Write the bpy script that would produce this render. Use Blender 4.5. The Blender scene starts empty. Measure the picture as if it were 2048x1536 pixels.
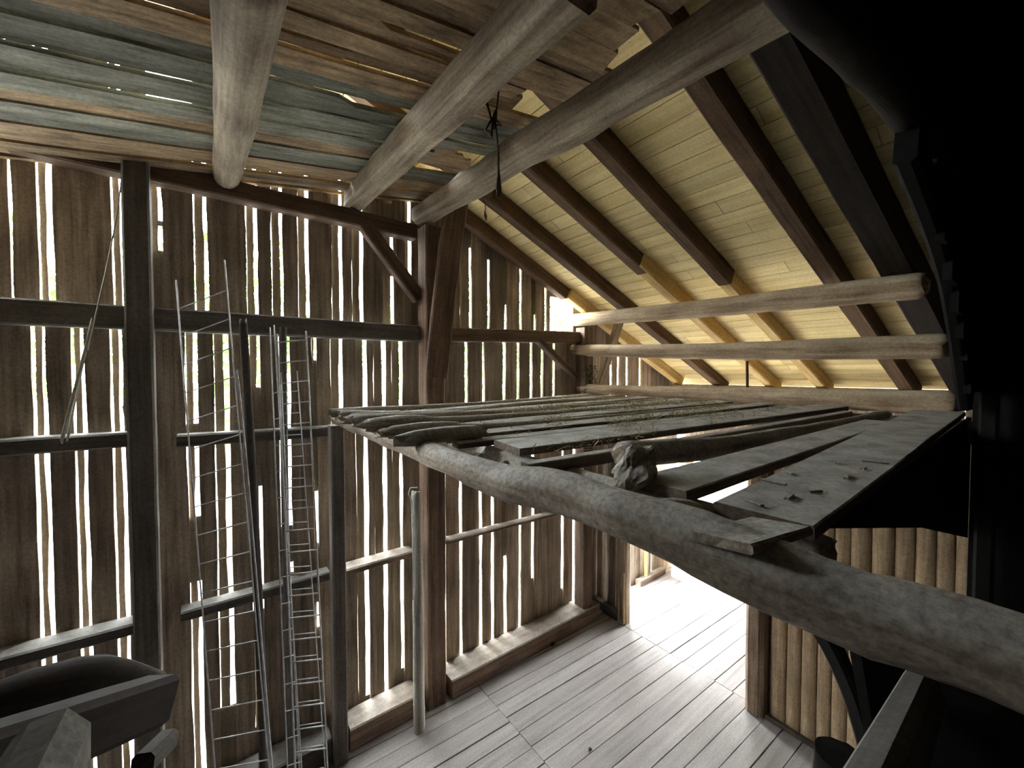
import bpy, math, random
from mathutils import Vector, Matrix, noise
random.seed(7)
D = bpy.data
scene = bpy.context.scene
COL = scene.collection

# ------------------------------------------------------------------ camera, sky, exposure
F = 806.0                      # focal length in pixels of a 2048 px wide frame
EYE = 3.4
TILT = math.atan(23 / F)
cam_d = D.cameras.new('camera')
cam_d.sensor_width = 36.0
cam_d.lens = F / 2048 * 36.0
cam_d.clip_start = 0.02
cam = D.objects.new('camera', cam_d)
COL.objects.link(cam)
fwd = Vector((.6 * math.cos(TILT), .8 * math.cos(TILT), -math.sin(TILT)))
cam.location = (0, 0, EYE)
cam.rotation_euler = fwd.to_track_quat('-Z', 'Y').to_euler()
scene.camera = cam

world = D.worlds.new('overcast_sky')
scene.world = world
world.use_nodes = True
wn = world.node_tree.nodes
wl = world.node_tree.links
bgn = wn['Background']
bgn.inputs['Color'].default_value = (0.93, 0.97, 1.0, 1)
bgn.inputs['Strength'].default_value = 46.0

scene.view_settings.view_transform = 'Standard'
scene.view_settings.look = 'None'
scene.view_settings.gamma = 1
scene.view_settings.use_curve_mapping = False
scene.view_settings.exposure = 0.5
scene.cycles.max_bounces = 10
scene.cycles.diffuse_bounces = 8
scene.cycles.sample_clamp_indirect = 12
scene.cycles.use_denoising = True


def portal(name, loc, rot, sx, sy):
    l = D.lights.new(name, 'AREA')
    l.shape = 'RECTANGLE'
    l.size = sx
    l.size_y = sy
    l.energy = 1
    l.cycles.is_portal = True
    o = D.objects.new(name, l)
    o.location = loc
    o.rotation_euler = rot
    COL.objects.link(o)


# daylight enters through the slatted gable wall, the doorways and the eave
portal('daylight_gable', (2.1, 4.02, 2.8), (math.radians(-90), 0, 0), 9.6, 5.8)
portal('daylight_eave_door', (6.85, 3.3, 1.1), (0, math.radians(90), 0), 2.4, 1.2)


def ray(px, py):
    r = (px - 1024) / F
    u = -(py - 768) / F
    c, s = math.cos(TILT), math.sin(TILT)
    f = c + s * u
    up = -s + c * u
    return Vector((.6 * f + .8 * r, .8 * f - .6 * r, up))


def at(px, py, X=None, Y=None, Z=None):
    """the point of the photograph that lies on a measured plane of the barn"""
    d = ray(px, py)
    if X is not None:
        t = X / d.x
    elif Y is not None:
        t = Y / d.y
    else:
        t = (Z - EYE) / d.z
    return Vector((0, 0, EYE)) + d * t


# ------------------------------------------------------------------ materials
def srgb(h):
    h = h.lstrip('#')
    v = [int(h[i:i + 2], 16) / 255 for i in (0, 2, 4)]
    return tuple((x / 12.92 if x <= .04045 else ((x + .055) / 1.055) ** 2.4) for x in v) + (1,)


def wood(name, dark, light, axis='X', dust=None, dust_amt=0.0, rough=.85, grain=1.0, knots=0.0, vary=.35, bump=.25, attr=False, speck=.3):
    """weathered wood: stretched grain noise, blotches, optional knots, settled dust on upward faces"""
    m = D.materials.new(name)
    m.use_nodes = True
    n = m.node_tree.nodes
    l = m.node_tree.links
    b = n['Principled BSDF']
    b.inputs['Roughness'].default_value = rough
    b.inputs['Specular IOR Level'].default_value = .2
    tc = n.new('ShaderNodeTexCoord')
    mp = n.new('ShaderNodeMapping')
    s = {'X': (1.2, 26, 26), 'Y': (26, 1.2, 26), 'Z': (26, 26, 1.2)}[axis]
    mp.inputs['Scale'].default_value = [v * grain for v in s]
    l.new(tc.outputs['Object'], mp.inputs['Vector'])
    n1 = n.new('ShaderNodeTexNoise')
    n1.inputs['Scale'].default_value = 1.0
    n1.inputs['Detail'].default_value = 6
    n1.inputs['Roughness'].default_value = .65
    l.new(mp.outputs['Vector'], n1.inputs['Vector'])
    n2 = n.new('ShaderNodeTexNoise')
    n2.inputs['Scale'].default_value = 3.0
    n2.inputs['Detail'].default_value = 5
    l.new(tc.outputs['Object'], n2.inputs['Vector'])
    mx = n.new('ShaderNodeMath')
    mx.operation = 'MULTIPLY_ADD'
    l.new(n2.outputs['Fac'], mx.inputs[0])
    mx.inputs[1].default_value = .45
    l.new(n1.outputs['Fac'], mx.inputs[2])
    ramp = n.new('ShaderNodeValToRGB')
    ramp.color_ramp.elements[0].position = .48
    ramp.color_ramp.elements[1].position = .95
    ramp.color_ramp.elements[0].color = dark
    ramp.color_ramp.elements[1].color = light
    l.new(mx.outputs[0], ramp.inputs['Fac'])
    # each board or timber a little different
    hs = n.new('ShaderNodeHueSaturation')
    l.new(ramp.outputs['Color'], hs.inputs['Color'])
    mr = n.new('ShaderNodeMapRange')
    mr.inputs['To Min'].default_value = 1 - vary
    mr.inputs['To Max'].default_value = 1 + vary
    if attr:
        at_ = n.new('ShaderNodeAttribute')
        at_.attribute_name = 'tone'
        l.new(at_.outputs['Fac'], mr.inputs['Value'])
    else:
        oi = n.new('ShaderNodeObjectInfo')
        l.new(oi.outputs['Random'], mr.inputs['Value'])
    l.new(mr.outputs['Result'], hs.inputs['Value'])
    col = hs.outputs['Color']
    if knots:
        vo = n.new('ShaderNodeTexVoronoi')
        mp2 = n.new('ShaderNodeMapping')
        mp2.inputs['Scale'].default_value = {'X': (3.2, 7, 7), 'Y': (7, 3.2, 7), 'Z': (7, 7, 3.2)}[axis]
        l.new(tc.outputs['Object'], mp2.inputs['Vector'])
        l.new(mp2.outputs['Vector'], vo.inputs['Vector'])
        r2 = n.new('ShaderNodeValToRGB')
        r2.color_ramp.elements[0].position = .05
        r2.color_ramp.elements[1].position = .12
        r2.color_ramp.elements[0].color = (1, 1, 1, 1)
        r2.color_ramp.elements[1].color = (0, 0, 0, 1)
        l.new(vo.outputs['Distance'], r2.inputs['Fac'])
        ml = n.new('ShaderNodeMath')
        ml.operation = 'MULTIPLY'
        ml.inputs[1].default_value = knots
        l.new(r2.outputs['Color'], ml.inputs[0])
        mk = n.new('ShaderNodeMixRGB')
        l.new(ml.outputs[0], mk.inputs['Fac'])
        l.new(col, mk.inputs['Color1'])
        mk.inputs['Color2'].default_value = tuple(c * .35 for c in dark[:3]) + (1,)
        col = mk.outputs['Color']
    if dust is not None:
        ge = n.new('ShaderNodeNewGeometry')
        sx = n.new('ShaderNodeSeparateXYZ')
        l.new(ge.outputs['Normal'], sx.inputs['Vector'])
        r3 = n.new('ShaderNodeMapRange')
        r3.inputs['From Min'].default_value = .15
        r3.inputs['From Max'].default_value = .75
        r3.inputs['To Max'].default_value = dust_amt
        l.new(sx.outputs['Z'], r3.inputs['Value'])
        n3 = n.new('ShaderNodeTexNoise')
        n3.inputs['Scale'].default_value = 9
        n3.inputs['Detail'].default_value = 8
        l.new(tc.outputs['Object'], n3.inputs['Vector'])
        r4 = n.new('ShaderNodeMapRange')
        r4.inputs['From Min'].default_value = .3
        r4.inputs['From Max'].default_value = .6
        r4.inputs['To Min'].default_value = .45
        l.new(n3.outputs['Fac'], r4.inputs['Value'])
        mm = n.new('ShaderNodeMath')
        mm.operation = 'MULTIPLY'
        l.new(r3.outputs['Result'], mm.inputs[0])
        l.new(r4.outputs['Result'], mm.inputs[1])
        md = n.new('ShaderNodeMixRGB')
        l.new(mm.outputs[0], md.inputs['Fac'])
        l.new(col, md.inputs['Color1'])
        md.inputs['Color2'].default_value = dust
        col = md.outputs['Color']
    # fine speckle: pores, lichen, fly dirt
    n5 = n.new('ShaderNodeTexNoise')
    n5.inputs['Scale'].default_value = 55
    n5.inputs['Detail'].default_value = 6
    n5.inputs['Roughness'].default_value = .75
    l.new(tc.outputs['Object'], n5.inputs['Vector'])
    r5 = n.new('ShaderNodeMapRange')
    r5.inputs['From Min'].default_value = .35
    r5.inputs['From Max'].default_value = .62
    r5.inputs['To Min'].default_value = 1 - speck
    r5.inputs['To Max'].default_value = 1.08
    l.new(n5.outputs['Fac'], r5.inputs['Value'])
    vm = n.new('ShaderNodeVectorMath')
    vm.operation = 'SCALE'
    l.new(col, vm.inputs[0])
    l.new(r5.outputs['Result'], vm.inputs['Scale'])
    col = vm.outputs['Vector']
    l.new(col, b.inputs['Base Color'])
    if bump:
        bp = n.new('ShaderNodeBump')
        bp.inputs['Strength'].default_value = bump
        bp.inputs['Distance'].default_value = .01
        l.new(n1.outputs['Fac'], bp.inputs['Height'])
        l.new(bp.outputs['Normal'], b.inputs['Normal'])
    return m


def plain(name, colr, rough=.6, metal=0.0):
    m = D.materials.new(name)
    m.use_nodes = True
    n = m.node_tree.nodes
    l = m.node_tree.links
    b = n['Principled BSDF']
    b.inputs['Roughness'].default_value = rough
    b.inputs['Metallic'].default_value = metal
    tc = n.new('ShaderNodeTexCoord')
    nz = n.new('ShaderNodeTexNoise')
    nz.inputs['Scale'].default_value = 14
    nz.inputs['Detail'].default_value = 5
    l.new(tc.outputs['Object'], nz.inputs['Vector'])
    r = n.new('ShaderNodeValToRGB')
    r.color_ramp.elements[0].color = tuple(c * .6 for c in colr[:3]) + (1,)
    r.color_ramp.elements[1].color = tuple(min(1, c * 1.25) for c in colr[:3]) + (1,)
    r.color_ramp.elements[0].position = .3
    r.color_ramp.elements[1].position = .7
    l.new(nz.outputs['Fac'], r.inputs['Fac'])
    l.new(r.outputs['Color'], b.inputs['Base Color'])
    return m


GREY = srgb('#b3b1a8')
M_wall = wood('weathered_slat_wood', srgb('#665a4d'), srgb('#c6b49f'), 'Z', attr=True, vary=.3)
M_batten = wood('outer_batten_wood', srgb('#6e6455'), srgb('#9c927e'), 'Z', attr=True, vary=.25)
M_roof = wood('fresh_pine_boarding', srgb('#d6c084'), srgb('#faeab4'), 'Y', attr=True, vary=.12, knots=.75, grain=.6, bump=.08, speck=.12)
M_ceil = wood('old_loft_boarding', srgb('#5c4c3a'), srgb('#c2a884'), 'X', attr=True, vary=.35)
M_ceil_green = wood('grey_green_loft_boarding', srgb('#56564a'), srgb('#a3a393'), 'X', attr=True, vary=.25)
M_floor = wood('pale_floor_boards', srgb('#85807d'), srgb('#a49e9b'), 'X', attr=True, vary=.08, bump=.08, grain=.6, speck=.18)
M_rafter = wood('old_rafter_wood', srgb('#35281f'), srgb('#786049'), 'X', vary=.2)
M_newraf = wood('new_rafter_wood', srgb('#b4935a'), srgb('#e2c68c'), 'X', vary=.08, knots=.6, bump=.08)
M_post = wood('brown_post_wood', srgb('#43362c'), srgb('#8b7462'), 'X', vary=.2, dust=GREY, dust_amt=.5)
M_black = wood('shade_dark_boards', srgb('#0b0a09'), srgb('#1c1a18'), 'X', vary=.3)  # near-black base puts the shade at the right into the wood colour
M_shade = wood('shade_dark_timber', srgb('#120e0b'), srgb('#2e251d'), 'X', vary=.1)  # shade of the right rafter and lower-left timbers, put into the colour
M_blackZ = wood('shade_dark_upright_boards', srgb('#0b0a09'), srgb('#1c1a18'), 'Z', vary=.3, attr=True)  # same near-black shade tone for upright boards, keeps bounce light low
M_grey = wood('grey_post_wood', srgb('#4d4843'), srgb('#837b72'), 'X', vary=.15, dust=srgb('#8c8c86'), dust_amt=.6)
M_block = wood('grey_block_wood', srgb('#4a4844'), srgb('#76736c'), 'X', vary=.1)
M_dark = wood('dark_timber', srgb('#3a3531'), srgb('#6f6862'), 'X', vary=.2, dust=srgb('#8c8c86'), dust_amt=.6)
M_tie = wood('grey_beam_wood', srgb('#5c4a3a'), srgb('#b4a68e'), 'X', vary=.15, dust=GREY, dust_amt=.7, bump=.5)
M_log = wood('dusty_log', srgb('#5f5246'), srgb('#b8ab98'), 'X', vary=.12, dust=srgb('#c9c9c2'), dust_amt=.85, bump=.8, speck=.5)
M_pole = wood('barked_rail', srgb('#6b5136'), srgb('#cdb899'), 'X', vary=.12, dust=srgb('#cfc3a8'), dust_amt=.7, bump=.5)
M_deck = wood('dusty_deck_board', srgb('#463c34'), srgb('#74685c'), 'X', vary=.1, dust=srgb('#c4c5bf'), dust_amt=1.0)
M_halflog = wood('split_log_wall', srgb('#8a7358'), srgb('#dcc4a0'), 'Z', vary=.25, bump=.5)
M_logpost = wood('rough_post_wood', srgb('#5d4c3c'), srgb('#b8a088'), 'X', vary=.1, bump=.6)
M_birch = wood('pale_pole', srgb('#8a877b'), srgb('#d6d3c4'), 'X', vary=.1, bump=.4)
M_wire = plain('dull_steel_wire', (.55, .56, .56, 1), .5, .3)
M_rope = plain('old_rope', (.09, .06, .035, 1), .95)
M_hay = plain('dry_hay', (.30, .26, .13, 1), .9)
M_moss = plain('moss', (.06, .08, .025, 1), 1)
M_white = plain('white_painted_board', (.82, .82, .84, 1), .6)
M_leaf = plain('green_leaves', (.09, .24, .03, 1), .7)
M_bark = plain('tree_bark', (.12, .09, .06, 1), .9)
M_ground = plain('pale_gravel', (.33, .32, .31, 1), 1)
M_stone = plain('field_stone', (.32, .32, .30, 1), .9)
M_soil = plain('dark_soil', (.07, .055, .04, 1), 1)
M_tar = plain('black_roofing_sheet', (.02, .02, .02, 1), .95)


# ------------------------------------------------------------------ builders
class MB:
    """collects verts and faces, each batch with a tone, and links ONE mesh object"""

    def __init__(s):
        s.v, s.f, s.t, s.sm = [], [], [], []

    def add(s, vs, fs, tone=.5, smooth=False):
        k = len(s.v)
        s.v += [tuple(p) for p in vs]
        s.f += [tuple(i + k for i in f) for f in fs]
        s.t += [tone] * len(vs)
        s.sm += [smooth] * len(fs)

    def box(s, x0, x1, y0, y1, z0, z1, tone=.5):
        vs = [(x, y, z) for x in (x0, x1) for y in (y0, y1) for z in (z0, z1)]
        s.add(vs, [(0, 1, 3, 2), (4, 6, 7, 5), (0, 4, 5, 1), (2, 3, 7, 6), (0, 2, 6, 4), (1, 5, 7, 3)], tone)

    def strip(s, path, axis_thick, tone=.5, thick=.025):
        """path: list of (a, b) point pairs (two edges of a board); thickened along axis_thick"""
        t = Vector(axis_thick) * thick
        vs = []
        for a, b in path:
            a, b = Vector(a), Vector(b)
            vs += [a, b, b + t, a + t]
        fs = []
        for i in range(len(path) - 1):
            k = i * 4
            for j in range(4):
                fs.append((k + j, k + (j + 1) % 4, k + 4 + (j + 1) % 4, k + 4 + j))
        fs += [(3, 2, 1, 0), tuple(len(vs) - 4 + j for j in range(4))]
        s.add(vs, fs, tone)

    def build(s, name, mat, parent=None, M=None):
        me = D.meshes.new(name)
        me.from_pydata(s.v, [], s.f)
        a = me.attributes.new('tone', 'FLOAT', 'POINT')
        a.data.foreach_set('value', s.t)
        me.polygons.foreach_set('use_smooth', s.sm)
        me.materials.append(mat)
        me.update()
        o = D.objects.new(name, me)
        COL.objects.link(o)
        if parent is not None:
            o.parent = parent
        if M is not None:
            o.matrix_world = M
        return o


def tag(o, label=None, cat=None, group=None, kind=None):
    if label:
        o['label'] = label
    if cat:
        o['category'] = cat
    if group:
        o['group'] = group
    if kind:
        o['kind'] = kind
    return o


def empty(name, loc, label, cat, group=None):
    o = D.objects.new(name, None)
    o.location = loc
    o.empty_display_size = .1
    COL.objects.link(o)
    return tag(o, label, cat, group)


def frame_of(p0, p1):
    x = (Vector(p1) - Vector(p0)).normalized()
    up = Vector((0, 0, 1)) if abs(x.z) < .95 else Vector((0, -1, 0))
    y = up.cross(x).normalized()
    z = x.cross(y)
    M = Matrix((x, y, z)).transposed().to_4x4()
    M.translation = Vector(p0)
    return M


def sweep(name, pts, prof, mat, rough=0.0, fr=2.5, parent=None, seed=0, roll=0.0, smooth=False, ends=0.0, bumps=()):
    """a member along pts; prof(i_fraction) -> list of (y,z) profile points; local X runs along the member"""
    pts = [Vector(p) for p in pts]
    M = frame_of(pts[0], pts[-1])
    Mi = M.inverted()
    L = [Mi @ p for p in pts]
    total = sum((L[i + 1] - L[i]).length for i in range(len(L) - 1))
    n = max(2, int(total / .07)) if rough or len(L) > 2 else 2
    n = min(n, 90)
    # resample (Catmull-like smooth through points)
    cum = [0]
    for i in range(len(L) - 1):
        cum.append(cum[-1] + (L[i + 1] - L[i]).length)

    def pos(t):
        d = t * total
        for i in range(len(L) - 1):
            if d <= cum[i + 1] + 1e-9:
                u = (d - cum[i]) / max(1e-9, cum[i + 1] - cum[i])
                p0 = L[max(0, i - 1)]
                p1, p2 = L[i], L[i + 1]
                p3 = L[min(len(L) - 1, i + 2)]
                if len(L) == 2:
                    return p1.lerp(p2, u)
                return .5 * ((2 * p1) + (p2 - p0) * u + (2 * p0 - 5 * p1 + 4 * p2 - p3) * u * u + (3 * p1 - p0 - 3 * p2 + p3) * u ** 3)
        return L[-1].copy()
    vs, fs = [], []
    off = Vector((seed * 7.3, seed * 3.1, seed * 1.7))
    cr, sr = math.cos(roll), math.sin(roll)
    for i in range(n + 1):
        t = i / n
        c = pos(t)
        tn = (pos(min(1, t + .01)) - pos(max(0, t - .01))).normalized()
        yv = Vector((0, 0, 1)).cross(tn).normalized()
        zv = tn.cross(yv)
        pr = prof(t)
        k = 1.0
        if ends and (i == 0 or i == n):
            k = 1 - ends
        for j, (y, z) in enumerate(pr):
            y, z = y * cr - z * sr, y * sr + z * cr
            d = 1.0
            if rough:
                q = Vector((c.x * fr, y * 9, z * 9)) + off
                d += rough * (noise.noise(q) + .5 * noise.noise(q * 2.7))
            for (bt, ba, bw, bh) in bumps:
                g = math.exp(-((t - bt) * total / bw) ** 2) * max(0, math.cos(math.atan2(z, y) - ba)) ** 3
                d += bh * g
            p = c + (yv * y + zv * z) * d * k
            if ends and (i == 0 or i == n):
                p = p + tn * (.35 * ends * noise.noise(Vector((y * 40, z * 40, seed))) )
            vs.append(p)
    m = len(prof(0))
    for i in range(n):
        for j in range(m):
            a, b = i * m + j, i * m + (j + 1) % m
            fs.append((a, b, b + m, a + m))
    fs.append(tuple(reversed(range(m))))
    fs.append(tuple(n * m + j for j in range(m)))
    mb = MB()
    mb.add(vs, fs, .5, smooth)
    mb.sm[-1] = mb.sm[-2] = False
    if parent is None:
        return mb.build(name, mat, None, M)
    o = mb.build(name, mat)
    o.parent = parent
    o.matrix_parent_inverse = parent.matrix_basis.inverted()
    o.matrix_basis = M
    return o


def rect(w, h, c=.012):
    a, b = w / 2, h / 2
    return lambda t: [(-a + c, -b), (a - c, -b), (a, -b + c), (a, b - c), (a - c, b), (-a + c, b), (-a, b - c), (-a, -b + c)]


def circ(r0, r1=None, n=14, flat=1.0):
    r1 = r0 if r1 is None else r1
    return lambda t: [((r0 + (r1 - r0) * t) * math.cos(2 * math.pi * j / n), (r0 + (r1 - r0) * t) * flat * math.sin(2 * math.pi * j / n)) for j in range(n)]


_s = [0]


def beam(name, pts, w, h, mat, label=None, cat=None, group=None, rough=.06, parent=None, roll=0.0, c=.012, kind=None, bumps=()):
    _s[0] += 1
    o = sweep(name, pts, rect(w, h, c), mat, rough, 2.0, parent, _s[0], roll, bumps=bumps)
    return tag(o, label, cat, group, kind)


def log(name, pts, r0, r1, mat, label=None, cat=None, group=None, rough=.12, parent=None, bumps=(), ends=.12, n=14, kind=None, flat=1.0, fr=2.5):
    _s[0] += 1
    o = sweep(name, pts, circ(r0, r1, n, flat), mat, rough, fr, parent, _s[0], smooth=True, ends=ends, bumps=bumps)
    return tag(o, label, cat, group, kind)


def tube(name, pts, r, mat, label=None, cat=None, group=None, parent=None, n=6):
    return log(name, pts, r, r, mat, label, cat, group, rough=0, parent=parent, ends=0, n=n)


# ------------------------------------------------------------------ the slatted gable wall
WY = 3.93


def roof_z(x):                 # underside of the pine roof boards
    return 6.0145 + .13 - .437 * x


def roof_top_z(x):
    return roof_z(x) if x > -1.6 else roof_z(-1.6) + (x + 1.6) * .6


def wall_x(px, Y=WY):
    return at(px, 745, Y=Y).x


def make_row(mb, bt, xs0, xs1, z0f, z1f, gaps, seed):
    """inner boards with slits; gaps: (px thin edge, px thick edge, thin slit m, thick slit m, ranges or None)"""
    rnd = random.Random(seed)
    edges = []
    x = xs0
    items = []
    for g in gaps:
        xa = wall_x(g[0])
        xb = wall_x(g[1], WY + .025)
        items.append((xa, xb, g[2], g[3], g[4] if len(g) > 4 else None))
    for (xa, xb, a, b, rg) in items:
        edges.append((x, xa))
        x = xb
    edges.append((x, xs1))
    N = 18

    def jit(k, z, e):
        return .008 * noise.noise(Vector((k * 13.1, z * 2.3, e * 5.3))) + .005 * noise.noise(Vector((k * 3.1, z * 11, e * 9.3)))
    for k, (a, b) in enumerate(edges):
        if b - a < .01:
            continue
        nb = max(1, round((b - a) / .24))
        for q in range(nb):
            a2 = a + (b - a) * q / nb
            b2 = a + (b - a) * (q + 1) / nb
            path = []
            xm = (a2 + b2) / 2
            z0, z1 = z0f(xm), z1f(xm)
            if z1 - z0 < .03:
                continue
            for i in range(N + 1):
                z = z0 + (z1 - z0) * i / N
                ja = jit(k + seed, z, 0) if q == 0 and k > 0 else 0
                jb = jit(k + seed, z, 1) if q == nb - 1 and k < len(edges) - 1 else 0
                path.append(((a2 + ja, WY, z), (b2 + jb, WY, z)))
            mb.strip(path, (0, 1, 0), rnd.random(), .025)
    for k, (xa, xb, a, b, rg) in enumerate(items):
        xm = (xa + xb) / 2
        z0, z1 = z0f(xm), z1f(xm)
        if z1 - z0 < .03:
            continue
        # outer batten: full cover outside the open ranges, leaving slits inside them
        L = xa + a * 1.0 + .010 * xm / 4
        R = xb - b * .85
        spans = []
        if rg is None:
            rg = [(z0, z1)]
        rg = [(max(z0, r[0]), min(z1, r[1])) for r in rg if r[1] > z0 and r[0] < z1]
        rg.sort()
        zc = z0
        for r in rg:
            if r[0] > zc:
                spans.append((zc, r[0], False))
            spans.append((r[0], r[1], True))
            zc = r[1]
        if zc < z1:
            spans.append((zc, z1, False))
        tone = rnd.random()
        for (s0, s1, op) in spans:
            if s1 - s0 < .005:
                continue
            if op and R - L > .004:
                n = max(2, int((s1 - s0) / .12))
                path = []
                for i in range(n + 1):
                    z = s0 + (s1 - s0) * i / n
                    path.append(((L + .5 * jit(k, z, 2), WY + .03, z), (R + 1.2 * jit(k, z, 3), WY + .03, z)))
                bt.strip(path, (0, 1, 0), tone, .022)
            elif not op:
                bt.box(xa - .03, xb + .03, WY + .03, WY + .052, s0, s1, tone)


def zy(px, py):
    return at(px, py, Y=WY).z


inner, outer = MB(), MB()
ZG = 3.80
# upper row: from the main girt to the loft boards / rafter
up = [(28, 38, .0, .028), (84, 118, .008, .04), (231, 257, .007, .03), (306, 333, .006, .03, [(zy(325, 440), 5.3), (zy(325, 500), zy(325, 450))]),
      (393, 420, .006, .032), (497, 519, .005, .03), (547, 569, .005, .026), (599, 620, .005, .028), (666, 686, .005, .026),
      (706, 727, .006, .03), (768, 787, .005, .026, [(3.7, zy(778, 550)), (zy(778, 510), zy(778, 465))]), (812, 822, .0, .025, [(zy(815, 560), 5.2)]),
      (855, 866, .0, .002, [(zy(860, 548), zy(860, 540))]), (921, 942, .004, .022, [(3.7, zy(935, 492))]), (963, 978, .003, .02, [(3.7, zy(970, 516))]),
      (996, 1012, .003, .017, [(3.7, zy(1008, 608))]), (1034, 1041, .0, .012), (1062, 1069, .0, .012, [(3.7, zy(1066, 628))]), (1084, 1091, .0, .02),
      (1100, 1143, .0, .6, [(3.93, 4.4)]), ]
# (an unseen hatch, added at the far left of the gable, brightens the deck)
make_row(inner, outer, -2.6, -1.25, lambda x: 4.6, lambda x: 5.6, [], 12)
make_row(inner, outer, -1.25, 6.6, lambda x: ZG, lambda x: roof_z(x) + .08 if x > 2.2 else 5.3 if -.3 < x < 1.05 else min(roof_top_z(x) + .08, 6.75), up, 11)  # boards cut short above the loft: unseen opening added to light it
lowL = [(-60, -40, .01, .03), (64, 96, .012, .03), (144, 172, .010, .026), (221, 248, .008, .03), (370, 395, .007, .034, [(zy(388, 848), 3.8), (zy(388, 1036), zy(388, 885)), (zy(385, 1210), zy(385, 1168)), (0, zy(385, 1220))]),
        (427, 458, .007, .04, [(zy(450, 1420), 3.8)]), (498, 520, .005, .028, [(zy(512, 775), 3.8), (zy(512, 1225), zy(512, 975)), (zy(512, 1460), zy(512, 1290))]),
        (557, 580, .006, .034, [(zy(570, 1055), 3.8), (zy(570, 1150), zy(570, 1130))]), (624, 632, .0, .022, [(zy(628, 1090), zy(628, 985)), (zy(628, 720), zy(628, 675)), (zy(628, 1260), zy(628, 1210))]),
        (661, 684, .006, .032, [(zy(675, 1230), 3.8)]), (710, 733, .007, .04, [(zy(725, 1400), 3.8)]), (747, 770, .006, .034), (783, 803, .005, .028, [(zy(795, 1345), 3.8)])]
make_row(inner, outer, -2.6, 1.95, lambda x: -.02, lambda x: ZG, lowL, 23)
midR = [(873, 882, .003, .024), (915, 933, .004, .026), (961, 967, .0, .012), (990, 1009, .003, .024), (1029, 1036, .0, .018), (1045, 1063, .003, .024), (1076, 1084, .0, .02), (1103, 1107, .0, .015),
        (1175, 1178, .0, .007), (1218, 1221, .0, .007), (1231, 1236, .0, .014), (1250, 1253, .0, .008), (1276, 1279, .0, .007)]
make_row(inner, outer, 1.95, 6.6, lambda x: 3.0, lambda x: min(ZG, roof_z(x) + .06), midR, 31)
lowR = [(870, 888, .003, .03), (914, 921, .0, .022), (953, 961, .0, .022), (978, 985, .0, .022), (1003, 1011, .0, .026, [(zy(1007, 1150), zy(1007, 1115)), (zy(1007, 1270), zy(1007, 1150))]), (1033, 1040, .0, .018),
        (1058, 1066, .0, .024, [(zy(1062, 1160), 3.0)]), (1119, 1126, .0, .022, [(zy(1122, 1180), 3.0)]), (1140, 1150, .0, .035)]
make_row(inner, outer, 1.95, 4.56, lambda x: -.02, lambda x: 3.0, lowR, 37)
# past the partition the gable has a doorway, then boards again
make_row(inner, outer, 4.56, 6.6, lambda x: 2.0, lambda x: 3.0, [], 41)
make_row(inner, outer, 5.3, 6.6, lambda x: -.02, lambda x: 2.0, [(1302, 1306, .0, .006)], 43)
wl_ = tag(inner.build('wall_left', M_wall), kind='structure')
wb = outer.build('battens', M_batten)
wb.parent = wl_

# ------------------------------------------------------------------ roof of new pine boards
RAFT = .15


def slope_strip(mb, x0, x1, y0, y1, zf, tone, thick):
    n = Vector((.437, 0, 1)).normalized() if zf is roof_z else Vector((0, 0, 1))
    mb.strip([((x0, y0, zf(x0)), (x1, y0, zf(x1))), ((x0, y1, zf(x0)), (x1, y1, zf(x1)))], n, tone, thick)


rm = MB()
rnd = random.Random(5)
x = -1.6
while x < 7.0:
    w = rnd.uniform(.135, .15)
    cuts = [-3.2, rnd.uniform(-1, 1.5), rnd.uniform(1.5, 3.5), 4.4]
    for a, b in zip(cuts, cuts[1:]):
        slope_strip(rm, x, x + w - .006, a + .002, b - .002, roof_z, rnd.random(), .02)
    x += w
rfo = tag(rm.build('roof', M_roof), kind='structure')
rb_ = MB()
slope_strip(rb_, -1.6, 7.05, -3.2, 4.4, lambda q: roof_z(q) + .0235, .1, .02)
rb_.build('underlay', M_tar).parent = rfo
rm2 = MB()
xx = -1.6
while xx > -6:
    rm2.strip([((xx, -3.2, roof_top_z(xx)), (xx - .2, -3.2, roof_top_z(xx - .2))), ((xx, 4.4, roof_top_z(xx)), (xx - .2, 4.4, roof_top_z(xx - .2)))], (0, 0, 1), rnd.random(), .03)
    xx -= .2
tag(rm2.build('roof', M_roof), kind='structure')

# rafters: old timbers, some continued in new wood
def raf(Y0, xa, xb, w, h, mat, name, label, group=None, dz=0.0, sk=-.05):
    def P(x):
        return Vector((x, Y0 + sk * (x - 2.2), roof_z(x) - h / 2 - .004 - dz))
    return beam(name, [P(xa), P(xb)], w, h, mat, label, name.split('_')[0] if name == 'rafter' else 'rafter extension', group, rough=.05)


raf(3.84, -.6, 3.75, .12, .15, M_rafter, 'rafter', 'old brown rafter running down along the top of the slatted gable wall', sk=.0)
raf(3.80, 3.75, 6.45, .12, .15, M_newraf, 'rafter_extension', 'new pale rafter piece continuing the old rafter beside the gable wall', sk=.0)
raf(3.28, -.6, 6.6, .13, .15, M_rafter, 'rafter', 'old brown rafter, second from the gable wall, dark down to the eave', sk=-.035)
raf(2.62, -.6, 3.62, .13, .15, M_rafter, 'rafter', 'old brown rafter ending at a joint, third from the gable wall')
raf(2.60, 3.5, 6.6, .12, .15, M_newraf, 'rafter_extension', 'new pale rafter piece below the short third rafter')
raf(1.98, -.6, 4.0, .13, .16, M_rafter, 'rafter', 'old split rafter with a square cut end, fourth from the gable wall')
raf(1.99, 3.9, 6.6, .12, .15, M_newraf, 'rafter_extension', 'new pale rafter piece below the cracked fourth rafter')
raf(1.22, -.6, 6.6, .14, .17, M_rafter, 'rafter', 'thick dark rafter right of the widest pine bay, reaching the eave', sk=-.06)
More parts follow.
